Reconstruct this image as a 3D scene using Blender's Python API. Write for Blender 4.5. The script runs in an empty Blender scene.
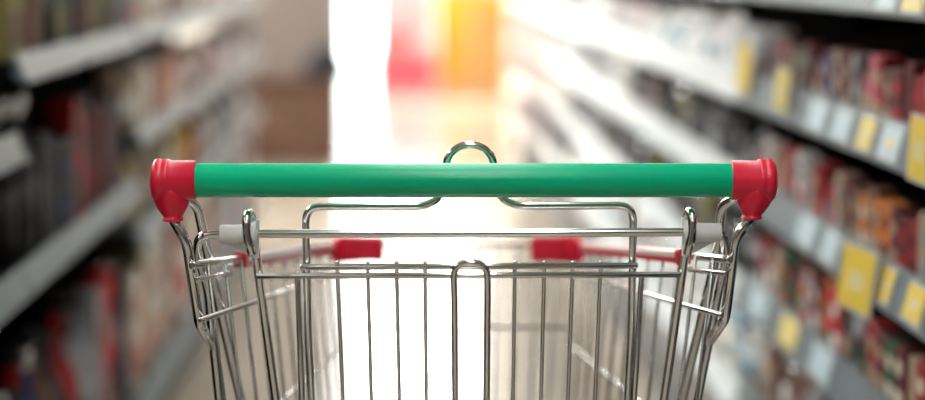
import bpy, bmesh, math, random
from mathutils import Vector, Matrix

random.seed(7)
scene = bpy.context.scene
COL = scene.collection

# ------------------------------------------------------------------ camera numbers
F = 2184.0                       # focal length in pixels of a 925 px wide frame (85 mm on a 36 mm sensor)
EYE = 1.25
TH = math.atan(240 / F)          # pitched down
PSI = math.atan(57.5 / F)        # turned a little to the right of the aisle's direction
CT, ST = math.cos(TH), math.sin(TH)
U0 = 2.5                         # cart's origin, metres ahead of the camera


def cp(px, py, u):
    """a point of the cart, measured at distance u ahead of the camera -> cart-local metres"""
    xd, yd = (px - 462.5) / F, (py - 200) / F
    zc = u / (CT - yd * ST)
    return Vector((zc * xd, u - U0, EYE - zc * (ST + yd * CT)))


def column(v):
    """the column at which a cart-local point shows"""
    u = v.y + U0
    return 462.5 + F * v.x / (u * CT + (EYE - v.z) * ST)


def along(px, X, h):
    """how far down the aisle the shelf face at X shows at column px"""
    lo, hi = 1.0, 60.0
    sgn = 1 if X > 0 else -1
    for _ in range(60):
        Y = (lo + hi) / 2
        u = Y * math.cos(PSI) + X * math.sin(PSI)
        v = X * math.cos(PSI) - Y * math.sin(PSI)
        x = 462.5 + F * v / (u * CT + (EYE - h) * ST)
        if (x - px) * sgn > 0:
            lo = Y
        else:
            hi = Y
    return lo


# ------------------------------------------------------------------ materials
def mat(name, col, rough=.5, metal=0., spec=.5, coat=0., emit=None, noise=0., nscale=30., trans=0.):
    m = bpy.data.materials.new(name)
    m.use_nodes = True
    nt = m.node_tree
    b = nt.nodes['Principled BSDF']
    b.inputs['Base Color'].default_value = (*col, 1)
    b.inputs['Roughness'].default_value = rough
    b.inputs['Metallic'].default_value = metal
    b.inputs['Specular IOR Level'].default_value = spec
    b.inputs['Coat Weight'].default_value = coat
    b.inputs['Coat Roughness'].default_value = .08
    b.inputs['Transmission Weight'].default_value = trans
    if emit:
        b.inputs['Emission Color'].default_value = (*emit[0], 1)
        b.inputs['Emission Strength'].default_value = emit[1]
    if noise:
        tc = nt.nodes.new('ShaderNodeTexCoord')
        n = nt.nodes.new('ShaderNodeTexNoise')
        n.inputs['Scale'].default_value = nscale
        n.inputs['Detail'].default_value = 4
        r = nt.nodes.new('ShaderNodeValToRGB')
        r.color_ramp.elements[0].position = .3
        r.color_ramp.elements[1].position = .7
        r.color_ramp.elements[0].color = (*[c * (1 - noise) for c in col], 1)
        r.color_ramp.elements[1].color = (*[min(1, c * (1 + noise)) for c in col], 1)
        nt.links.new(tc.outputs['Object'], n.inputs['Vector'])
        nt.links.new(n.outputs['Fac'], r.inputs['Fac'])
        nt.links.new(r.outputs['Color'], b.inputs['Base Color'])
    return m


CHROME = mat('chrome', (.78, .77, .75), .13, 1.0, noise=.04, nscale=60)
ZINC = mat('zinc_wire', (.74, .73, .71), .2, 1.0, noise=.05, nscale=80)
GREEN = mat('green_plastic', (.0, .55, .27), .27, 0, .30, coat=.08, noise=.05, nscale=12)
RED = mat('red_plastic', (.82, .014, .052), .33, 0, .5, noise=.06, nscale=40)
RIMRED = mat('red_rim_plastic', (.62, .02, .045), .25, 0, .6, noise=.05, nscale=30)
RIMGLARE = mat('red_rim_plastic_glare', (.88, .66, .62), .25, spec=.6, coat=.4, noise=.04, nscale=30)  # bright reflection painted into the colour of the rim's top
WHITEP = mat('white_nylon', (.82, .82, .8), .4, noise=.03, nscale=40)
RUBBER = mat('grey_rubber', (.08, .08, .085), .7, noise=.1)
BLACKM = mat('black_steel', (.010, .0075, .009), .7, spec=.1, noise=.1)
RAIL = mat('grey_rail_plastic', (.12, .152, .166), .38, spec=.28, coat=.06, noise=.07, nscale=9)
RAIL_LIT = mat('grey_rail_plastic_lit', (.62, .69, .70), .28, spec=.6, coat=.5, noise=.05, nscale=9)  # lit copy of the rail plastic, whitened for the far units
PLINTH = mat('grey_plinth', (.2, .19, .18), .5, noise=.1)
YEL = mat('yellow_card', (.68, .47, .015), .5, noise=.05, nscale=50)
YEL2 = mat('pale_yellow_card', (.66, .50, .08), .5, noise=.05, nscale=50)
PALE = mat('pale_blue_card', (.40, .51, .54), .5, noise=.05, nscale=50)
CARDW = mat('white_print_field', (.62, .54, .26), .5, noise=.08, nscale=60)
CLEAR = mat('grey_tag_edge', (.55, .56, .52), .25, noise=.05)
WOOD = mat('brown_wood', (.10, .042, .02), .5, noise=.3, nscale=6)
BEIGE = mat('beige_laminate', (.27, .21, .18), .6, noise=.05)
DARKBAG = mat('dark_blue_cloth', (.02, .022, .035), .8, noise=.2)
WALL = mat('cream_wall_paint', (.72, .68, .62), .8, noise=.03, nscale=3)
CEIL = mat('white_ceiling', (.62, .61, .6), .8, noise=.03, nscale=3)

_pc = {}


def pcol(name, col, rough=.6):
    """printed packaging in one colour, mottled a little"""
    if name == 'silver' and name not in _pc:
        _pc[name] = mat('pack_silver', col, .16, 1.0, noise=.05)
    if name not in _pc:
        _pc[name] = mat('pack_' + name, col, max(rough, .3), spec=.18, noise=.12, nscale=45)
    return _pc[name]


PC = {
    'dark red': (.30, .012, .014), 'red': (.52, .02, .022), 'maroon': (.13, .018, .02), 'pink': (.58, .14, .20),
    'orange': (.62, .19, .03), 'brown': (.16, .075, .045), 'tan': (.42, .30, .2), 'beige': (.58, .49, .36),
    'cream': (.72, .64, .5), 'white': (.80, .79, .77), 'grey': (.30, .30, .31), 'charcoal': (.045, .042, .045),
    'black': (.015, .013, .014), 'navy blue': (.015, .035, .16), 'blue': (.03, .09, .38), 'pale blue': (.42, .55, .62),
    'dark green': (.012, .10, .045), 'olive': (.22, .19, .05), 'yellow': (.72, .46, .03), 'pale pink': (.72, .50, .48),
    'silver': (.6, .6, .6),
}


# ------------------------------------------------------------------ mesh helpers
class MB:
    def __init__(s):
        s.bm = bmesh.new()
        s.mats = []
        s.mi = 0

    def use(s, m):
        if m not in s.mats:
            s.mats.append(m)
        s.mi = s.mats.index(m)
        return s

    def face(s, vs, smooth=False):
        try:
            f = s.bm.faces.new(vs)
        except ValueError:
            return None
        f.material_index = s.mi
        f.smooth = smooth
        return f

    def box(s, x0, x1, y0, y1, z0, z1, bev=0.):
        b = bev
        if b <= 0:
            v = [s.bm.verts.new((x, y, z)) for z in (z0, z1) for (x, y) in ((x0, y0), (x1, y0), (x1, y1), (x0, y1))]
            for q in ((3, 2, 1, 0), (4, 5, 6, 7), (0, 1, 5, 4), (1, 2, 6, 5), (2, 3, 7, 6), (3, 0, 4, 7)):
                s.face([v[i] for i in q])
            return
        rings = []
        for (i, z) in ((b, z0), (0, z0 + b), (0, z1 - b), (b, z1)):
            X0, X1, Y0, Y1 = x0 + i, x1 - i, y0 + i, y1 - i
            c = b
            pts = [(X0 + c, Y0), (X1 - c, Y0), (X1, Y0 + c), (X1, Y1 - c), (X1 - c, Y1), (X0 + c, Y1), (X0, Y1 - c), (X0, Y0 + c)]
            rings.append([s.bm.verts.new((x, y, z)) for x, y in pts])
        s.skin(rings, True, True)

    def skin(s, rings, cap0=True, cap1=True, smooth=False):
        n = len(rings[0])
        for a, b in zip(rings, rings[1:]):
            for i in range(n):
                s.face([a[i], a[(i + 1) % n], b[(i + 1) % n], b[i]], smooth)
        if cap0:
            s.face(list(reversed(rings[0])))
        if cap1:
            s.face(rings[-1])

    def lathe(s, prof, origin=(0, 0, 0), axis=(0, 0, 1), n=24, smooth=True):
        """prof: list of (distance along axis, radius)"""
        ax = Vector(axis).normalized()
        o = Vector(origin)
        p = ax.orthogonal().normalized()
        q = ax.cross(p)
        rings = []
        for (t, r) in prof:
            rings.append([s.bm.verts.new(o + ax * t + (p * math.cos(2 * math.pi * i / n) + q * math.sin(2 * math.pi * i / n)) * max(r, 1e-5)) for i in range(n)])
        s.skin(rings, True, True, smooth)

    def loft(s, secs, n=24):
        """secs: list of (centre, radius along x, radius along y) stacked ellipses"""
        rings = []
        for (c, a, b) in secs:
            rings.append([s.bm.verts.new((c[0] + a * math.cos(2 * math.pi * i / n), c[1] + b * math.sin(2 * math.pi * i / n), c[2])) for i in range(n)])
        s.skin(rings, True, True, True)

    def tube(s, pts, r, bend=.02, n=12, cap=True):
        pts = [Vector(p) for p in pts]
        path = [pts[0]]
        for i in range(1, len(pts) - 1):
            a, b, c = pts[i - 1], pts[i], pts[i + 1]
            d1, d2 = (a - b), (c - b)
            l = min(bend, d1.length * .49, d2.length * .49)
            p1, p2 = b + d1.normalized() * l, b + d2.normalized() * l
            if d1.normalized().dot(d2.normalized()) < -.9995:
                path.append(b)
                continue
            for k in range(7):
                t = k / 6
                path.append(p1 * (1 - t) ** 2 + b * 2 * t * (1 - t) + p2 * t ** 2)
        path.append(pts[-1])
        P = [path[0]]
        for q in path[1:]:
            if (q - P[-1]).length > 1e-5:
                P.append(q)
        T = []
        for i in range(len(P)):
            T.append((P[min(i + 1, len(P) - 1)] - P[max(i - 1, 0)]).normalized())
        nrm = T[0].orthogonal().normalized()
        rings = []

        def ring(c, t, nr, rad):
            bn = t.cross(nr)
            return [s.bm.verts.new(c + (nr * math.cos(2 * math.pi * k / n) + bn * math.sin(2 * math.pi * k / n)) * rad) for k in range(n)]
        for i, c in enumerate(P):
            nrm = (nrm - T[i] * nrm.dot(T[i])).normalized()
            if cap and i == 0:
                rings.append(ring(c - T[0] * r * .35, T[0], nrm, r * .6))
            rings.append(ring(c, T[i], nrm, r))
            if cap and i == len(P) - 1:
                rings.append(ring(c + T[i] * r * .35, T[i], nrm, r * .6))
        s.skin(rings, True, True, True)

    def build(s, name, parent=None, material=None, loc=None):
        me = bpy.data.meshes.new(name)
        bmesh.ops.recalc_face_normals(s.bm, faces=s.bm.faces[:])
        s.bm.to_mesh(me)
        s.bm.free()
        for m in (s.mats or [material]):
            me.materials.append(m)
        o = bpy.data.objects.new(name, me)
        COL.objects.link(o)
        if parent:
            o.parent = parent
        if loc:
            o.location = loc
        return o


def part(name, parent, m, fn, label=None):
    b = MB()
    b.use(m)
    fn(b)
    o = b.build(name, parent)
    if label:
        o['label'] = label
    return o


def tag(o, label=None, cat=None, group=None, kind=None):
    for k, v in (('label', label), ('category', cat), ('group', group), ('kind', kind)):
        if v:
            o[k] = v
    return o


def empty(name, loc, rz=0):
    o = bpy.data.objects.new(name, None)
    o.empty_display_size = .1
    o.location = loc
    o.rotation_euler = (0, 0, rz)
    COL.objects.link(o)
    return o


def struct(name, fn, m):
    b = MB()
    b.use(m)
    fn(b)
    return tag(b.build(name), kind='structure', label=None)


ORD = 'first second third fourth fifth sixth seventh eighth ninth tenth eleventh twelfth thirteenth fourteenth fifteenth sixteenth seventeenth eighteenth nineteenth twentieth'.split()
TENS = {20: 'twenty', 30: 'thirty', 40: 'forty', 50: 'fifty'}


def ordw(n):
    if n <= 20:
        return ORD[n - 1]
    t, u = divmod(n, 10)
    if u == 0:
        return {3: 'thirtieth', 4: 'fortieth', 5: 'fiftieth'}[t]
    return TENS[t * 10] + '-' + ORD[u - 1]


# ------------------------------------------------------------------ the room
XR, XL = .66, -.62               # the faces of the shelving on either side of the aisle
FARY, NEARY, H = 25.0, -3.2, 3.0

fm = bpy.data.materials.new('polished_floor')
fm.use_nodes = True
nt = fm.node_tree
b = nt.nodes['Principled BSDF']
tc = nt.nodes.new('ShaderNodeTexCoord')
br = nt.nodes.new('ShaderNodeTexBrick')
br.offset = 0
br.inputs['Color1'].default_value = (.50, .42, .33, 1)
br.inputs['Color2'].default_value = (.47, .395, .31, 1)
br.inputs['Mortar'].default_value = (.36, .30, .235, 1)
br.inputs['Scale'].default_value = 1.0
br.inputs['Mortar Size'].default_value = .004
br.inputs['Brick Width'].default_value = .6
br.inputs['Row Height'].default_value = .6
nt.links.new(tc.outputs['Object'], br.inputs['Vector'])
nt.links.new(br.outputs['Color'], b.inputs['Base Color'])
b.inputs['Roughness'].default_value = .17
b.inputs['Specular IOR Level'].default_value = .7
struct('floor', lambda m: m.box(-5, 5, NEARY, FARY, -.1, 0), fm)
struct('ceiling', lambda m: m.box(-5, 5, NEARY, FARY, H, H + .1), CEIL)
struct('wall_left', lambda m: m.box(-5.1, -5, NEARY, FARY, 0, H), WALL)
struct('wall_right', lambda m: m.box(5, 5.1, NEARY, FARY, 0, H), WALL)
struct('wall_near', lambda m: m.box(-5, 5, NEARY - .1, NEARY, 0, H), mat('taupe_wall_paint', (.16, .14, .125), .8, noise=.03, nscale=3))
WX0, WX1, WZ1 = -.74, -.27, 2.5


def farwall(m):
    m.box(-5, WX0, FARY, FARY + .15, 0, H)
    m.box(WX1, 5, FARY, FARY + .15, 0, H)
    m.box(WX0, WX1, FARY, FARY + .15, WZ1, H)


struct('wall_far', farwall, WALL)
GLASS = mat('clear_glass', (1, 1, 1), .0, trans=1.0)
FRAME = mat('teal_window_frame', (.25, .52, .47), .4)
w = struct('window_1', lambda m: (m.box(WX0, WX0 + .05, FARY + .03, FARY + .1, 0, WZ1, .004), m.box(WX1 - .05, WX1, FARY + .03, FARY + .1, 0, WZ1, .004),
                                  m.box(WX0 + .05, WX1 - .05, FARY + .03, FARY + .1, WZ1 - .06, WZ1, .004), m.box(WX0 + .05, WX1 - .05, FARY + .03, FARY + .1, 0, .06, .004)), FRAME)
part('window_pane', w, GLASS, lambda m: m.box(WX0 + .05, WX1 - .05, FARY + .06, FARY + .066, .06, WZ1 - .06))

# unseen lamp rows, added to light the shelf faces and whiten the floor
LAMP_Y = [-1.6, .6, 2.8, 5.0, 7.2, 9.4, 11.6, 13.8, 16.0, 18.2, 20.4, 22.6]
MIDROW = [8, 8, 5.5, 3, 7, 8, 4, 2.5, 2.5, 8, 32, 40]
LEFTROW = [3, 3, 3.5, 18, 44, 44, 14, 3, 2, 2, 2, 2]
RIGHTROW = [.3, .3, .3, .3, .6, .6, .6, 1, 2, 2, 10, 12]
for xr_, where, gr, row in ((.05, 'over the aisle', 'added luminaires over the aisle', MIDROW), (-2.7, 'unseen behind the dark bottles', 'added luminaires behind the bottles', LEFTROW),
                            (2.7, 'unseen behind the red packets', 'added luminaires behind the red packets', RIGHTROW)):
    for i, (y, e) in enumerate(zip(LAMP_Y, row)):
        key = 'added_lamp_%s' % e
        lm = bpy.data.materials.get(key) or mat(key, (.9, .9, .9), .4, emit=((.965, 1, .995), e))
        hw = .55 if y > 15 else .34 if y > 4 else .22
        r = empty('added_ceiling_light', (xr_, y, H))
        part('housing', r, WHITEP, lambda m: m.box(-hw - .02, hw + .02, -1.0, 1.0, -.05, 0, .006))
        part('diffuser', r, lm, lambda m: m.box(-hw, hw, -.98, .98, -.062, -.05))
        tag(r, 'added white luminaire %s, %s from near wall' % (where, ordw(i + 1)), 'light', gr)

# ------------------------------------------------------------------ shelving
SHELVES = {}


def unit(side, y0, y1, rails, plinth_top, label, depth=.42, top=1.42, extra=(), rm=None):
    """one shelving unit: rails = heights of the lower edges of the price rails"""
    sx = 1 if side == 'R' else -1
    X = XR if side == 'R' else -XL
    g = .002
    y0, y1 = y0 + g, y1 - g
    L = y1 - y0
    r = empty('shelving_unit', (sx * X, (y0 + y1) / 2, 0))
    tag(r, label, 'shelving', 'shelving along the aisle')

    def bx(m, a, b_, ya, yb, za, zb, bev=0.):
        xs = sorted((sx * a, sx * b_))
        m.box(xs[0], xs[1], ya, yb, za, zb, bev)
    h = L / 2
    part('back_panel', r, BLACKM, lambda m: bx(m, depth, depth + .02, -h, h, plinth_top, top))
    for yy in (-h, h - .02):
        part('upright', r, BLACKM, lambda m: bx(m, depth - .05, depth, yy, yy + .02, plinth_top, top, .003))
    part('plinth', r, PLINTH, lambda m: (bx(m, .08, depth, -h, h, 0, plinth_top - .02, .004), bx(m, .06, .08, -h, h, 0, .05)))
    for z in list(rails) + list(extra):
        s_ = part('shelf', r, BLACKM, lambda m: (bx(m, .014, depth, -h + .022, h - .022, z + .012, z + .032), bx(m, .2, depth, -h + .022, -h + .03, z - .06, z + .012),
                                                 bx(m, .2, depth, h - .03, h - .022, z - .06, z + .012)))

        def rail(m, z=z):
            for pr in ([(-.013, 0), (-.018, .002), (-.018, .009), (-.0165, .009), (-.0165, .005), (-.012, .005), (.0035, .0625), (.006, .0625), (.010, .058), (.010, .012), (-.009, 0)],):
                rings = [[m.bm.verts.new((sx * a, yy, z + c * (1 if side == 'R' else .74))) for a, c in pr] for yy in (-h + .004, h - .004)]
                m.skin(rings)
        part('price_rail', s_, rm or RAIL, rail, 'glossy plastic price rail')
    return r


RR = [1.174, .973, .779, .587, .372]
unit('R', 1.2, 4.24, RR, .30, 'dark shelving unit with yellow price tags and red packets, beside the cart')
RRF = [1.174, .973, .779, .570, .355]
unit('R', 4.24, 6.7, RRF, .30, 'dark shelving unit with pale rails, coloured as if lit, just beyond the red packets', rm=RAIL_LIT)
unit('R', 6.7, 9.2, RRF, .30, 'glaring shelving unit with rails coloured as if lit, third along from the red packets', rm=RAIL_LIT)
unit('R', 9.2, 11.7, RRF, .30, 'far shelving unit full of white jars, fourth along from the red packets', rm=RAIL_LIT)
unit('R', 11.7, 14.2, RRF, .30, 'farthest shelving unit before the yellow cartons', rm=RAIL_LIT)
LN = [.93, .71, .196]
LM = [1.053, .71, .196]
LF = [1.06, .82, .585, .196]
unit('L', 1.5, 3.52, LN, .2, 'near black shelving unit opposite the red packets, with dark bottles')
unit('L', 3.52, 5.05, LM, .2, 'black shelving unit with a bright topmost rail and blue boxes')
unit('L', 5.05, 7.2, LF, .2, 'shelving unit of beige and yellow packs beyond the blue boxes')
unit('L', 7.2, 9.4, LF, .2, 'last shelving unit of pale pink packs before the brown counter')

# ------------------------------------------------------------------ packaged goods
_protos = {}


def carton_mesh(w_, d, h, c1, c2, kind):
    """w_ along the aisle (y), d into the shelf (x), front on the -x side; base at z = 0"""
    m = MB()
    A, B = pcol(c1, PC[c1]), pcol(c2, PC[c2])
    m.use(A)
    if kind == 'carton':
        m.box(0, d, -w_ / 2, w_ / 2, 0, h, .003)
        m.use(B)
        m.box(-.0012, .0005, -w_ * .36, w_ * .36, h * .12, h * .40, 0)       # printed panel
        m.box(-.0012, .0005, -w_ * .25, w_ * .25, h * .62, h * .80, 0)
        m.use(A)
        m.box(d * .48, d * .52, -w_ / 2 + .004, w_ / 2 - .004, h - .0005, h + .001, 0)
    elif kind == 'pouch':
        rings = []
        for t in (0, .04, .25, .55, .8, .9, .905, 1.0):
            q = (1 - abs(2 * t - .7) ** 2.0 * .55) if t < .9 else .12
            q = max(q, .1)
            hw, hd = w_ / 2 * (1 - .04 * math.sin(t * math.pi)), d / 2 * q
            n = 16
            ring = []
            for i in range(n):
                a = 2 * math.pi * i / n
                ca, sa = math.cos(a), math.sin(a)
                ring.append(m.bm.verts.new((d / 2 + hd * math.copysign(abs(ca) ** .7, ca), hw * math.copysign(abs(sa) ** .5, sa), h * t)))
            rings.append(ring)
        m.skin(rings, True, True, True)
        m.use(B)
        for f in m.bm.faces:
            zc = f.calc_center_median().z / h
            if .3 < zc < .56:
                f.material_index = m.mi
    return m


def bottle_mesh(rad, h, c1, c2):
    m = MB()
    m.use(pcol(c1, PC[c1], .15))
    m.lathe([(0, rad * .85), (.004, rad), (h * .55, rad), (h * .66, rad * .85), (h * .76, rad * .42), (h * .9, rad * .36)], n=20)
    m.use(pcol(c2, PC[c2]))
    m.lathe([(h * .15, rad * 1.01), (h * .48, rad * 1.01)], n=20)
    return m


def jar_mesh(rad, h, c1, c2):
    m = MB()
    m.use(pcol(c1, PC[c1], .15))
    m.lathe([(0, rad * .85), (.005, rad), (h * .75, rad), (h * .82, rad * .86), (h * .86, rad * .84)], n=20)
    m.use(pcol(c2, PC[c2]))
    m.lathe([(h * .2, rad * 1.01), (h * .62, rad * 1.01)], n=20)
    return m


def product(kind, w_, d, h, c1, c2, c3):
    key = (kind, w_, d, h, c1, c2, c3)
    if key in _protos:
        src = _protos[key]
        o = src.copy()
        COL.objects.link(o)
        for ch in src.children:
            c = ch.copy()
            COL.objects.link(c)
            c.parent = o
        return o
    if kind == 'bottle':
        o = bottle_mesh(w_ / 2, h, c1, c2).build('bottle')
        m = MB()
        m.use(pcol(c3, PC[c3], .2))
        m.lathe([(h * .885, w_ * .2), (h * .89, w_ * .215), (h * .99, w_ * .21), (h, w_ * .18)], n=18)
        m.build('bottle_cap', o)
    elif kind == 'jar':
        o = jar_mesh(w_ / 2, h, c1, c2).build('jar')
        m = MB()
        m.use(pcol(c3, PC[c3], .2))
        m.lathe([(h * .85, w_ * .44), (h * .855, w_ * .465), (h * .985, w_ * .465), (h, w_ * .44)], n=20)
        m.build('jar_lid', o)
    else:
        o = carton_mesh(w_, d, h, c1, c2, kind).build(kind)
    _protos[key] = o
    return o


CATS = {'carton': 'box', 'pouch': 'packet', 'bottle': 'bottle', 'jar': 'jar'}


def fill(side, y0, y1, zrail, menu, where, group, back=.016):
    """stand goods side by side on one shelf; menu(y) -> (kind, width, height, colour, colour2, colour3)"""
    sx = 1 if side == 'R' else -1
    X = XR if side == 'R' else -XL
    y = y0 + .03
    n = 0
    while True:
        kind, w_, h, c1, c2, c3 = menu(y)
        if y + w_ > y1 - .03:
            break
        d = w_ if kind in ('bottle', 'jar') else (.034 if w_ < .07 else .05 if w_ < .09 else .09)
        n += 1
        o = product(kind, w_, d, h, c1, c2, c3)
        rnd = random.uniform(0, .005 if w_ < .07 else .012)
        if kind in ('bottle', 'jar'):
            o.location = (sx * (X + back + w_ / 2 + rnd), y + w_ / 2, zrail + .0322)
        else:
            o.location = (sx * (X + back + rnd), y + w_ / 2, zrail + .0322)
            o.rotation_euler = (0, 0, 0 if sx > 0 else math.pi)
        cw = c1 if kind in ('carton', 'pouch') else c1
        tag(o, '%s %s, %s from near end of %s' % (cw, kind, ordw(n), where), CATS[kind], group)
        y += w_ + random.choice((.002, .003, .004, .006))


rc = random.choice


def wpick(d):
    ks = list(d)
    return random.choices(ks, [d[k] for k in ks])[0]


def red_menu(y):
    c = wpick({'dark red': 5, 'red': 3, 'maroon': 4, 'brown': 3, 'grey': 2, 'pink': 1, 'tan': 2, 'orange': 1, 'white': 1, 'navy blue': .6, 'dark green': .6})
    c2 = rc(('cream', 'tan', 'grey', 'red', 'pale blue', 'tan', 'grey', 'charcoal', 'maroon'))
    return ('carton' if random.random() < .85 else 'pouch', rc((.046, .052, .058)), rc((.092, .098, .104, .108)), c, c2, 'white')


def mixed_menu(y):
    c = wpick({'dark red': 3, 'maroon': 3, 'brown': 4, 'dark green': 2, 'red': 2, 'grey': 2, 'orange': 1, 'charcoal': 3, 'tan': 1.5})
    c2 = rc(('white', 'cream', 'grey', 'red', 'tan', 'dark green', 'charcoal'))
    return (rc(('carton', 'carton', 'pouch')), rc((.058, .064)), rc((.10, .105, .112)), c, c2, 'white')


def low_menu(y):
    c = wpick({'brown': 5, 'maroon': 3, 'grey': 2, 'charcoal': 2, 'dark green': 1.5, 'dark red': 2, 'tan': 1.5})
    return (rc(('jar', 'carton', 'pouch')), rc((.07, .076)), rc((.115, .125)), c, rc(('tan', 'grey', 'brown', 'white')), rc(('silver', 'grey', 'dark red')))


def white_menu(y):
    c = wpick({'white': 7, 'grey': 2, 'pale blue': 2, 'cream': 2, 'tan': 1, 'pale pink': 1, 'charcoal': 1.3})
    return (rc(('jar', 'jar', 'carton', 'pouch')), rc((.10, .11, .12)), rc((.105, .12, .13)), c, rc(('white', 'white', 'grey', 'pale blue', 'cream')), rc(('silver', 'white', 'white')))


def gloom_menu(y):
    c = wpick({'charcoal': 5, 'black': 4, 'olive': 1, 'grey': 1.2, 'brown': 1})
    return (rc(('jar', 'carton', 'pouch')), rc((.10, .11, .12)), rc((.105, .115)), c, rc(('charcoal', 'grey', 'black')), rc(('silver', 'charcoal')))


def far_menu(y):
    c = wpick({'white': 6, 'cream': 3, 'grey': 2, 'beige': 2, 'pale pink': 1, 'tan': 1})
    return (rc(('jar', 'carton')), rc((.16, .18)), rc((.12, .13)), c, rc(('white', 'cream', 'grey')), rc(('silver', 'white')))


YT = 'the yellow-tagged unit'
NM = {1: 'upper shelf', 2: 'middle shelf', 3: 'lower shelf', 4: 'lowest shelf'}
fill('R', 2.55, 4.22, RR[1], red_menu, NM[1] + ' in ' + YT, 'red packets on the upper tagged shelf')
fill('R', 2.55, 4.22, RR[2], red_menu, NM[2] + ' in ' + YT, 'packets on the middle tagged shelf')
fill('R', 2.55, 4.22, RR[3], mixed_menu, NM[3] + ' in ' + YT, 'packets on the lower tagged shelf')
fill('R', 2.75, 4.22, RR[4], low_menu, NM[4] + ' in ' + YT, 'goods on the lowest tagged shelf')
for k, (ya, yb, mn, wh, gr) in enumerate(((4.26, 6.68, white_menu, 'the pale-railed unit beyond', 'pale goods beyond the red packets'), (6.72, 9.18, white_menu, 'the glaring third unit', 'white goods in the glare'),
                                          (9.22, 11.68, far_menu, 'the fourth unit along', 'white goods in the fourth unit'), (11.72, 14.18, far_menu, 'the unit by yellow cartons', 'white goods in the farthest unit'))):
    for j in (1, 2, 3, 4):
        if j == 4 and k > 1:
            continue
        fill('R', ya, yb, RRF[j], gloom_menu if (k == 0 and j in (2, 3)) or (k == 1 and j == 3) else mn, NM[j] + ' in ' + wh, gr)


# opposite side
def dark_bottles(y):
    return ('bottle', .075, rc((.27, .28)), rc(('black', 'charcoal')), rc(('black', 'charcoal')), 'silver')


def mid_left(y):
    if y < 3.85:
        return dark_bottles(y)
    if y < 4.2:
        return ('carton', rc((.085, .09)), rc((.17, .20)), rc(('navy blue', 'black', 'black', 'black')), rc(('navy blue', 'black', 'black')), 'white')
    if y < 4.5:
        return ('carton', rc((.08, .09)), rc((.22, .24)), rc(('dark red', 'maroon', 'black')), rc(('charcoal', 'brown', 'dark red')), 'white')
    return ('carton', rc((.08, .09)), rc((.2, .22)), rc(('maroon', 'brown', 'charcoal', 'black')), rc(('brown', 'maroon', 'charcoal')), 'white')


def top_left(y):
    return (rc(('carton', 'jar', 'carton')), rc((.09, .1)), rc((.18, .2)), rc(('olive', 'brown', 'charcoal', 'charcoal', 'dark green', 'maroon', 'black')), rc(('brown', 'olive', 'charcoal', 'brown')), 'silver')


def low_left(y):
    c = wpick({'grey': 2, 'charcoal': 4, 'black': 4, 'brown': 1, 'dark red': .8, 'navy blue': 2, 'maroon': 1.5, 'orange': .3})
    if 4.1 < y < 4.75:
        c = rc(('red', 'dark red', 'grey', 'dark red'))
    return (rc(('carton', 'bottle', 'bottle')), rc((.085, .095)), rc((.30, .33, .35)), c, rc(('charcoal', 'charcoal', 'navy blue', 'grey', 'brown')), rc(('silver', 'dark red', 'charcoal')))


def beige_menu(y):
    c = wpick({'beige': 4, 'tan': 3, 'yellow': 1.2, 'orange': 1, 'pale pink': 1.5, 'grey': 2, 'dark red': 1, 'olive': 1, 'brown': 1})
    return (rc(('carton', 'pouch')), rc((.12, .14)), rc((.14, .15)), c, rc(('cream', 'tan', 'white', 'red')), 'white')


def pink_menu(y):
    c = wpick({'pale pink': 3, 'white': 3, 'grey': 3, 'tan': 2, 'maroon': 1})
    return (rc(('carton', 'pouch')), rc((.14, .16)), rc((.13, .145)), c, rc(('white', 'pale pink', 'grey')), 'white')


fill('L', 2.9, 3.5, LN[0], lambda y: ('jar', .09, .13, rc(('charcoal', 'black', 'maroon')), 'charcoal', 'charcoal'), 'the top shelf in the near black unit', 'jars on the near black shelf')
fill('L', 2.9, 3.5, LN[1], lambda y: ('carton', .09, .13, rc(('black', 'charcoal')), 'charcoal', 'silver'), 'the middle shelf in the near black unit', 'boxes on the near black shelf')
fill('L', 2.9, 3.5, LN[2], low_left, 'the bottom shelf in the near black unit', 'tall goods on the near bottom shelf')
fill('L', 3.54, 5.03, LM[0], top_left, 'the bright-railed top shelf', 'packs above the bright rail')
fill('L', 3.54, 5.03, LM[1], mid_left, 'the blue-box shelf under the bright rail', 'goods under the bright rail')
fill('L', 3.54, 5.03, LM[2], low_left, 'the bottom shelf below the blue boxes', 'tall goods on the bottom shelf')
for (ya, yb, mn, wh, gr) in ((5.07, 7.18, beige_menu, 'the beige-pack unit', 'beige packs'), (7.22, 9.38, pink_menu, 'the pale pink unit', 'pale pink packs')):
    for j, nm in ((0, 'top shelf'), (1, 'second shelf'), (2, 'third shelf'), (3, 'bottom shelf')):
        if j < 3:
            fill('L', ya, yb, LF[j], mn, nm + ' in ' + wh, gr)
        else:
            fill('L', ya, yb, LF[j], lambda y: ('carton', rc((.14, .16)), rc((.28, .31)), *mn(y)[3:]), nm + ' in ' + wh, gr)


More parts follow.
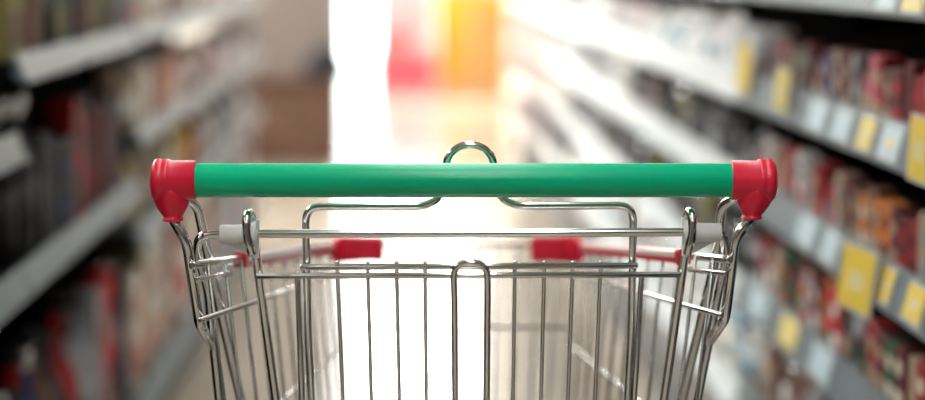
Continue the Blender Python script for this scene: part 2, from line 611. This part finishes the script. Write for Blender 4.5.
# ------------------------------------------------------------------ price tags
def price_tag(px, zrail, wid, hei, m, label, group, hang=None, field=True):
    """a card lying in the tilted rail; hang = height of its lower edge above the rail's when it is clipped over the rail instead"""
    tilt = math.atan(.0155 / .0575) if hang is None else (.13 if hang < 0 else .05)
    up = .0075 if hang is None else hang
    out = .0022 if hang is None else (.02 if hang < 0 else .0085)
    o = MB()
    o.use(CLEAR)
    o.box(-.001, .001, -wid / 2, wid / 2, 0, hei)
    o.use(m)
    o.box(-.0016, -.0009, -wid / 2 + .004, wid / 2 - .004, .004, hei - .004)
    if field:
        o.use(CARDW)
        o.box(-.0020, -.0015, -wid * .22, wid * .2, hei * .32, hei * .62)
    if hang is not None:
        o.use(CLEAR)
        o.box(-.001, out, -.012, .012, hei * .45, hei * .45 + .006)
    ob = o.build('price_tag')
    xx = XR - .012 + (up - .005) * math.tan(tilt) - out
    ob.location = (xx, along(px, xx, zrail + up + hei / 2), zrail + up)
    ob.rotation_euler = (0, tilt, math.radians(8) if hang is not None and hang < 0 else 0)
    tag(ob, label, 'tag', group)
    return ob


G = 'price tags on the shelving rails'
price_tag(853, RR[2], .135, .092, YEL, 'big yellow price tag hanging over the middle rail, its lower end in shadow', G, -.018)
price_tag(881, RR[2], .085, .052, YEL, 'small yellow price tag on the middle rail, beside the big hanging tag', G)
price_tag(910, RR[2], .10, .052, YEL, 'yellow price tag nearest the cart on the middle rail', G)
price_tag(918, RR[1], .11, .085, YEL, 'tall yellow price tag nearest the cart on the upper rail', G, .0)
price_tag(886, RR[1], .12, .052, PALE, 'pale blue price tag on the upper rail, between two yellow ones', G)
price_tag(862, RR[1], .10, .052, YEL2, 'small yellow price tag on the upper rail, beyond the pale blue one', G)
price_tag(838, RR[1], .13, .050, PALE, 'pale blue price tag on the upper rail, beyond the small yellow one', G, field=False)
price_tag(814, RR[1], .14, .050, PALE, 'second pale blue price tag on the upper rail, beyond the small yellow one', G, field=False)
price_tag(781, RR[1], .12, .075, YEL2, 'pale yellow hanging price tag standing above the upper rail', G, .02)
price_tag(743, RR[1], .15, .10, YEL, 'deep yellow price tag at the far end of the red packets', G, .025, field=False)
price_tag(785, RR[3], .15, .052, YEL2, 'lone yellow price tag on the lower rail', G)
price_tag(817, RR[3], .15, .052, PALE, 'pale blue price tag nearest the cart on the lower rail', G, field=False)
price_tag(755, RR[3], .18, .052, PALE, 'pale blue price tag on the lower rail, beyond the lone yellow one', G, field=False)
price_tag(826, RR[2], .12, .050, PALE, 'pale blue price tag on the middle rail, just beyond the big hanging tag', G, field=False)
price_tag(803, RR[2], .15, .050, PALE, 'second pale blue price tag on the middle rail, beyond the hanging tag', G, field=False)
price_tag(911, RR[0], .12, .052, YEL2, 'yellow price tag on the topmost rail, above the red packets', G)
price_tag(885, RR[0], .12, .050, PALE, 'pale price tag on the topmost rail, above the red packets', G, field=False)

# ------------------------------------------------------------------ the far end
# brown counter with a dark bag, a beige pillar behind it
ct = empty('wooden_counter', (-.80, 13.6, 0))
tag(ct, 'brown wooden counter past the end of the dark shelving', 'counter')
part('counter_body', ct, WOOD, lambda m: (m.box(-.45, .40, -.25, .25, .06, .50, .006), m.box(-.43, .38, -.22, .25, 0, .06)))
part('counter_top', ct, WOOD, lambda m: m.box(-.47, .42, -.28, .28, .50, .53, .006))
for xx in (-.42, .0):
    d_ = part('counter_door', ct, WOOD, lambda m: m.box(xx, xx + .37, -.262, -.25, .09, .48, .004))
    part('door_knob', d_, CHROME, lambda m: m.lathe([(0, .006), (.01, .006), (.014, .013), (.024, .011), (.027, .003)], (xx + (.33 if xx < -.1 else .04), -.262, .32), (0, -1, 0), 14))
bg = MB().use(DARKBAG)
bg.loft([((0, 0, 0), .10, .07), ((0, 0, .02), .14, .10), ((.01, 0, .09), .13, .09), ((.02, 0, .15), .09, .05), ((.03, 0, .18), .05, .025)])
bag = bg.build('cloth_bag')
bag.location = (-.50, 13.6, .531)
tag(bag, 'dark slumped cloth bag on the brown counter', 'bag')
bh = MB().use(DARKBAG)
bh.tube([(-.03, 0, .15), (-.02, 0, .23), (.06, 0, .23), (.07, 0, .15)], .009, .03)
bh.build('bag_handle', bag)
struct('pillar', lambda m: m.box(-1.25, -.43, 14.2, 14.8, 0, H), BEIGE)

# red bin and yellow cartons
bn = empty('display_bin', (.02, 20.2, 0))
tag(bn, 'red promotional bin at the far end of the aisle, left of yellow cartons', 'bin')
part('bin_wall', bn, mat('red_bin_card', (.72, .03, .07), .5, noise=.05), lambda m: (m.box(-.30, .26, -.28, -.26, .0, .42), m.box(-.30, .26, .26, .28, .0, .42), m.box(-.30, -.28, -.26, .26, 0, .42), m.box(.24, .26, -.26, .26, 0, .42), m.box(-.28, .24, -.26, .26, .28, .30)))
part('bin_band', bn, mat('pink_bin_card', (.82, .30, .33), .5, noise=.05), lambda m: (m.box(-.305, .265, -.29, -.281, .02, .13), m.box(-.305, .265, -.29, -.281, .33, .42)))
hd = part('header_card', bn, mat('pink_header_card', (.85, .42, .43), .5, noise=.06), lambda m: m.box(-.29, .25, .281, .30, .0, 1.05, .004))
pk = [(-.17, -.14), (.13, -.14), (-.02, .05), (.16, .05), (-.19, .05)]
for i, (a, c) in enumerate(pk):
    o = carton_mesh(.15, .11, .26, 'pale pink' if i % 2 else 'red', 'white', 'carton').build('carton')
    o.location = (.02 + a, 20.2 + c + .02, .301)
    o.rotation_euler = (0, 0, math.pi / 2)
    o.location.y -= .05
    tag(o, '%s carton standing in the red bin, %s' % ('pale pink' if i % 2 else 'red', ('at its front corner beside the pink band', 'at its front by the yellow cartons', 'in the middle of its back row', 'at its back by the yellow cartons', 'at its back corner by the window')[i]), 'box', 'cartons in the red bin')
ymats = [mat('yellow_board', (.85, .34, .012), .5, noise=.06), mat('ochre_board', (.55, .29, .08), .5, noise=.08), mat('amber_board', (.85, .42, .015), .5, noise=.06)]
pattern = [(1, 1), (0, 1), (0, 1), (2, 1), (2, 0)]
names = ['yellow', 'ochre', 'amber']
pos = ['bottom', 'second', 'third', 'fourth', 'topmost']
for j in range(5):
    for k in range(2):
        c = pattern[j][k]
        b_ = MB().use(ymats[c])
        b_.box(-.155, .155, -.2, .2, 0, .2, .005)
        b_.use(ymats[(c + 1) % 3])
        b_.box(-.03, .03, -.201, .201, .199, .2012)
        b_.box(-.03, .03, -.2012, -.199, .14, .2)
        o = b_.build('shipping_carton')
        o.location = (.46 + .33 * k, 20.3, .0005 + j * .2015)
        tag(o, '%s carton, %s in the %s stack at the aisle end' % (names[c], pos[j], ('stack touching the red bin' if k == 0 else 'stack away from the red bin').replace('stack ', '') + ' side'), 'carton', 'stacked yellow cartons')

# ------------------------------------------------------------------ the shopping cart
cart = empty('shopping_cart', (U0 * math.sin(PSI), U0 * math.cos(PSI), 0), -PSI)
tag(cart, 'wire shopping cart with green handle and red end caps in the aisle', 'cart')
UH = 2.109


def P(px, py, du=0.):
    return cp(px, py, UH + du)


hc = P(462.5, 180.3)
HR = .0166
xl, xr = P(192, 180).x, P(733, 180).x
part('handle_grip', cart, GREEN, lambda m: m.lathe([(0, HR * .97), (.002, HR), (xr - xl - .002, HR), (xr - xl, HR * .97)], (xl, hc.y, hc.z), (1, 0, 0), 48), 'green plastic grip')


def cap(m, sgn):
    # sleeve on the grip with a ridged outer end
    x_in = P(196.5, 180).x if sgn < 0 else P(731, 180).x
    L = abs(P(151, 180).x - P(196.5, 180).x)
    R = .0192
    m.lathe([(0, R * .93), (.001, R), (L * .55, R * 1.0), (L * .60, R * 1.07), (L * .66, R * 1.10), (L * .72, R * 1.06), (L * .76, R * 1.07), (L * .82, R * 1.12), (L * .90, R * 1.06), (L * .96, R * .88), (L * 1.0, R * .5)],
            (x_in, hc.y, hc.z), (sgn, 0, 0), 40)
    # funnel down to the collar on the tube
    base = P(173, 218) if sgn < 0 else P(751.5, 216)
    top_ = Vector((x_in + sgn * L * .56, hc.y, hc.z))
    secs = []
    for t, a, c in ((0, .0180, .0175), (.25, .0182, .0172), (.45, .0174, .0157), (.65, .0145, .0130), (.82, .0106, .0107), (.90, .0086, .0098), (.91, .0099, .0108), (.98, .0101, .011), (1.0, .0090, .0099)):
        z = top_.z - .004 + (base.z - .003 - top_.z + .004) * t
        e = t ** 1.1
        secs.append(((top_.x + (base.x - top_.x) * e, hc.y, z), a, c))
    m.loft(secs, 32)


for s in (-1, 1):
    part('end_cap', cart, RED, lambda m: cap(m, s), 'red plastic end cap')

TB = .0050
# outer brackets: from the cap's collar down and in to the post
part('handle_bracket', cart, CHROME, lambda m: m.tube([P(168, 210), P(187, 243), P(199.5, 324, .02), P(213.5, 346, .085)], .0052, .009), None)
part('handle_bracket', cart, CHROME, lambda m: m.tube([P(757, 208), P(736, 238), P(725, 319, .02), P(709.5, 341, .085)], .0052, .009), None)

# tubes that run from the caps forward and down under the basket
for pts in ([P(181, 196, .004), P(197, 204, .03), P(210, 265, .11), P(241, 400, .20)], [P(743, 195, .004), P(722, 204, .03), P(715, 262, .11), P(682, 400, .20)]):
    low = pts[-1] + (pts[-1] - pts[-2]) * 1.6
    part('support_tube', cart, CHROME, lambda m: m.tube(pts + [low], TB, .02))

# cross bar whose ends bend down into the corner posts
cl = [P(222, 430, .12), P(207, 285, .075), P(196.5, 255, .035), P(199, 235, .006), P(225, 234, .004), P(462, 233.2, .004), P(695, 232, .004), P(722, 232.5, .006), P(727, 252, .035), P(720, 285, .075), P(692, 430, .12)]
low0 = cl[0] + (cl[0] - cl[1]) * 1.55
low1 = cl[-1] + (cl[-1] - cl[-2]) * 1.55
part('cross_bar', cart, CHROME, lambda m: m.tube([low0] + cl + [low1], .0044, .014))


# white bushings on the cross bar
def bush(m, sgn):
    a = P(220, 234.2, .004) if sgn < 0 else P(721, 232.6, .004)
    e = P(257, 234, .004) if sgn < 0 else P(684, 232.2, .004)
    L = abs(e.x - a.x)
    m.lathe([(0, .0084), (.001, .0092), (L * .5, .0094), (L * .85, .0105), (L * .86, .0125), (L, .0125)], a, (-sgn, 0, 0), 28)
    # drooping lug
    y0, y1 = a.y + .0045, a.y + .0125
    tri = [(a.x - sgn * L * .04, a.z - .0075), (a.x - sgn * L * .93, a.z - .025), (a.x - sgn * L * 1.02, a.z - .024), (a.x - sgn * L * 1.04, a.z + .0135), (a.x - sgn * L * .85, a.z + .0125), (a.x - sgn * L * .8, a.z + .0088), (a.x - sgn * L * .04, a.z + .006)]
    rings = [[m.bm.verts.new((x, y, z)) for x, z in tri] for y in (y0, y1)]
    m.skin(rings)


for s in (-1, 1):
    part('bushing', cart, WHITEP, lambda m: bush(m, s), 'white plastic bushing')

# rear gate hung on the cross bar
gate = part('rear_gate', cart, CHROME, lambda m: (m.tube([P(257, 276, .016), P(680, 274.5, .016)], .0030, .01, 10)))


def hook(m, x0, x1, x2, x3, yt):
    c = P((x0 + x1) / 2, 233, .004)
    pts = [P(x0 + (6 if x0 < 400 else -6), 254, -.009), P(x0, 234, -.0095), P(x0 + (1 if x0 < 400 else -1), yt, -.005), P(x1, yt, .014), P(x1 + 1, 236, .018)]
    rest = [P(x2, 262, .022), P(x3, 400, .045)]
    low = rest[-1] + (rest[-1] - rest[-2]) * .55
    m.tube(pts + rest + [low], .0045, .012, 12)


part('gate_hook', gate, CHROME, lambda m: hook(m, 246, 252, 257, 276, 213.5))
part('gate_hook', gate, CHROME, lambda m: hook(m, 693, 687, 684, 664, 211.5))


def gatewires(m):
    for (xa, xb, r) in ((297.5, 302, .0030), (642, 634, .0030)):
        m.tube([P(xa, 274.5, .019), P(xb, 400, .045), P(xb + (xb - xa) * .6, 475, .06)], r, .01, 10)
    for (xa, xb) in ((337, 343), (367.5, 371.5), (396.5, 399.5), (425, 426.5), (515, 513), (544.5, 541), (573, 568), (601, 595)):
        m.tube([P(xa, 261.5, .024), P(xa + (xb - xa) * .1, 276, .026), P(xb, 400, .05), P(xb + (xb - xa) * .6, 475, .065)], .0019, .01, 8)
    for yy, du in ((446, .057),):
        m.tube([P(283, yy, du), P(658, yy, du)], .003, .01, 10)


part('gate_wire', gate, ZINC, gatewires)
# hairpin in the middle of the gate
part('gate_arch', gate, CHROME, lambda m: m.tube([P(455.5, 470, .045), P(454.5, 300, .012), P(453.2, 262.5, .008), P(487.6, 262.5, .008), P(487.6, 300, .012), P(486, 470, .045)], .0033, .0155, 12))

# folded child seat: top loop, verticals and upper bar
part('child_seat_frame', cart, CHROME, lambda m: m.tube(
    [P(315, 470, .075), P(308, 330, .045), P(305.5, 206.5, .03), P(422, 206.5, .03), P(438, 200, .032), P(446, 176, .035), *[P(470 - 23.5 * math.cos(math.pi * q / 12), 164.5 - 20 * math.sin(math.pi * q / 12), .038) for q in range(13)], P(494, 176, .035), P(502, 200, .032), P(518, 206, .03), P(633.5, 205.5, .03), P(631.5, 330, .045), P(624, 470, .075)], .0038, .016, 12))
part('seat_bar', cart, CHROME, lambda m: m.tube([P(301.5, 267, .024), P(637, 265.5, .024)], .0032, .01, 10))

# basket: rim, side panels, front, bottom
UF = 2.90
rl0, rr0 = P(193, 265.2, -.009), P(729, 259.5, -.009)         # rear ends of the rims
fl, fr = cp(338, 246, UF), cp(577, 246, UF)                 # front corners
BL0, BR0 = Vector((rl0.x + .045, rl0.y + .04, .50)), Vector((rr0.x - .045, rr0.y + .04, .50))
BLF, BRF = Vector((fl.x + .02, fl.y - .05, .57)), Vector((fr.x - .02, fr.y - .05, .57))


def lerp(a, b_, t):
    return a + (b_ - a) * t


for (r0, f0, b0, bf, sg, rx, ry) in ((rl0, fl, BL0, BLF, 1, 240, 257), (rr0, fr, BR0, BRF, -1, 684, 252.5)):
    T0 = next(k / 400 for k in range(400) if (column(lerp(r0, f0, k / 400)) - rx) * sg > 0)

    def sidep(m):
        m.tube([r0, lerp(r0, f0, T0 + .02)], .0042, .01, 12)                       # bare end of the rim wire
        m.tube([lerp(r0, f0, T0), f0], .0036, .01, 10)
        a, c = lerp(r0, b0, .018), lerp(f0, bf, .02)
        m.tube([a + Vector((sg * .002, .004, -.006)), lerp(a, c, .18) + Vector((sg * .003, 0, -.006))], .0030, .01, 8)
        for t in (.115, .42, .72):                              # long wires
            m.tube([lerp(r0, b0, t) + Vector((sg * .003, -.014 if t < .2 else -.004, 0)), lerp(f0, bf, t * 1.05)], .0030 if t < .2 else .0026, .01, 8)
        m.tube([b0, bf], .0038, .01, 8)
        n = 11
        for i in range(n):                                      # upright wires
            t = .06 + .93 * i / (n - 1)
            p0, p1 = lerp(r0, f0, t), lerp(b0, bf, min(1, t * 1.02))
            m.tube([p0 + Vector((sg * .003, 0, 0)), p1 + Vector((sg * .003, 0, 0))], .0019, .01, 8)
    sp_ = part('side_panel', cart, ZINC, sidep)

    def strip(m):
        # red plastic profile clipped over the rim wire; its pale top paints reflected light
        st = lerp(r0, f0, T0)
        en = lerp(r0, f0, .985)
        for pr, mm in ((((-.006, -.0085), (.006, -.0085), (.0066, -.002), (-.0066, -.002)), RIMRED), (((-.0066, -.002), (.0066, -.002), (.0066, .003), (.004, .0065), (-.004, .0065), (-.0066, .003)), RIMGLARE)):
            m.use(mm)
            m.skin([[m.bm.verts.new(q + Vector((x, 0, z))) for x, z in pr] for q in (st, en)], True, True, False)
        m.use(RIMRED)
        d_ = (en - st).normalized() * .012
        m.skin([[m.bm.verts.new(q + Vector((x, 0, z))) for x, z in ((-.0072, -.009), (.0072, -.009), (.0072, .005), (.004, .0075), (-.004, .0075), (-.0072, .005))] for q in (st - d_ * .2, st + d_)], True, True, False)
    part('rim_strip', sp_, RIMRED, strip, 'red plastic rim strip, its top coloured pale as a reflection')


def front(m):
    m.tube([fl, fr], .0026, .01, 10)
    m.tube([BLF, BRF], .0035, .01, 10)
    for t in (.36, .70):
        m.tube([lerp(fl, BLF, t), lerp(fr, BRF, t)], .0026, .01, 8)
    for i in range(1, 12):
        t = i / 12
        m.tube([lerp(fl, fr, t), lerp(BLF, BRF, t)], .0018, .01, 6)


part('front_panel', cart, ZINC, front)


def bottom(m):
    for i in range(1, 13):
        t = i / 13
        m.tube([lerp(BL0, BR0, t), lerp(BLF, BRF, t)], .0019, .01, 6)
    for t in (0.0, .25, .5, .75):
        m.tube([lerp(BL0, BLF, t), lerp(BR0, BRF, t)], .0030, .01, 8)


part('bottom_panel', cart, ZINC, bottom)


def bumper(m, inner, outer):
    """moulded corner piece: a rounded corner post with a short wrap along the front"""
    a, c = cp(inner, 247, UF - .012), cp(outer, 247, UF - .012)
    z0, z1 = cp(outer, 262, UF - .02).z, cp(outer, 235.5, UF - .02).z
    sgn = 1 if outer < inner else -1
    R = .0165
    cx = c.x + sgn * R
    y = a.y
    m.lathe([(0, R * .9), (.002, R), (z1 - z0 - .003, R), (z1 - z0, R * .88)], (cx, y, z0), (0, 0, 1), 32)
    x0, x1 = sorted((a.x, cx))
    m.box(x0, x1, y - .012, y + .010, z0 + .001, z1 - .001, .003)
    xs = sorted((c.x - sgn * .002, c.x + sgn * .008))
    m.box(xs[0], xs[1], y - .045, y, z0 + .003, z1 - .002, .002)


part('corner_bumper', cart, RED, lambda m: bumper(m, 384, 334), 'red plastic corner bumper')
part('corner_bumper', cart, RED, lambda m: bumper(m, 531, 581), 'red plastic corner bumper')


# chassis and castors, below the frame
def chassis(m):
    for sgn, bl, bf, lw in ((1, BL0, BLF, low0), (-1, BR0, BRF, low1)):
        x0 = sgn * -.25
        m.tube([lw, (bl.x, bl.y - .01, .485), (x0, -.32, .30), (x0, -.30, .19), (sgn * -.15, .42, .19)], .0105, .05, 12)
        m.tube([(sgn * -.16, .40, .20), (sgn * -.14, .22, .50), (bl.x * .6 + bf.x * .4, .10, .535)], .009, .04, 12)
    m.tube([(-.15, .42, .19), (.15, .42, .19)], .0105, .05, 12)
    m.tube([(-.25, -.28, .19), (.25, -.28, .19)], .0105, .05, 12)
    for i in range(1, 7):
        x = -.25 + .5 * i / 7
        m.tube([(x, -.28, .195), (x * .6, .42, .195)], .0025, .01, 6)


part('chassis', cart, CHROME, chassis)
for (x, y) in ((-.245, -.26), (.245, -.26), (-.15, .40), (.15, .40)):
    k = part('castor', cart, ZINC, lambda m: (m.lathe([(0, .018), (.02, .018), (.022, .012), (.06, .012)], (x, y, .125), (0, 0, 1), 16),
                                              m.box(x - .026, x - .021, y - .05, y + .018, .055, .13, .001), m.box(x + .021, x + .026, y - .05, y + .018, .055, .13, .001), m.box(x - .026, x + .026, y - .03, y + .018, .123, .130, .001)))
    part('wheel', k, RUBBER, lambda m: m.lathe([(-.015, .03), (-.014, .056), (-.009, .062), (.009, .062), (.014, .056), (.015, .03), (.019, .02)], (x, y - .025, .0625), (1, 0, 0), 28), 'dark rubber wheel')

# ------------------------------------------------------------------ world, camera, colour
wd = bpy.data.worlds.new('sky')
scene.world = wd
wd.use_nodes = True
bgn = wd.node_tree.nodes['Background']
bgn.inputs['Color'].default_value = (.93, .98, 1, 1)
bgn.inputs['Strength'].default_value = 12.0

cam_d = bpy.data.cameras.new('camera')
cam = bpy.data.objects.new('camera', cam_d)
COL.objects.link(cam)
cam.location = (0, 0, EYE)
cam.rotation_euler = (math.pi / 2 - TH, 0, -PSI)
cam_d.sensor_width = 36
cam_d.lens = F / 925 * 36
cam_d.clip_start = .05
cam_d.clip_end = 200
cam_d.dof.use_dof = True
cam_d.dof.focus_distance = 2.13
cam_d.dof.aperture_fstop = 2.25
scene.camera = cam

scene.view_settings.view_transform = 'Standard'
scene.view_settings.look = 'None'
scene.view_settings.exposure = .22
scene.view_settings.gamma = 1
scene.view_settings.use_curve_mapping = False
scene.cycles.use_denoising = True
scene.cycles.max_bounces = 8
scene.cycles.diffuse_bounces = 4
scene.cycles.sample_clamp_indirect = 12
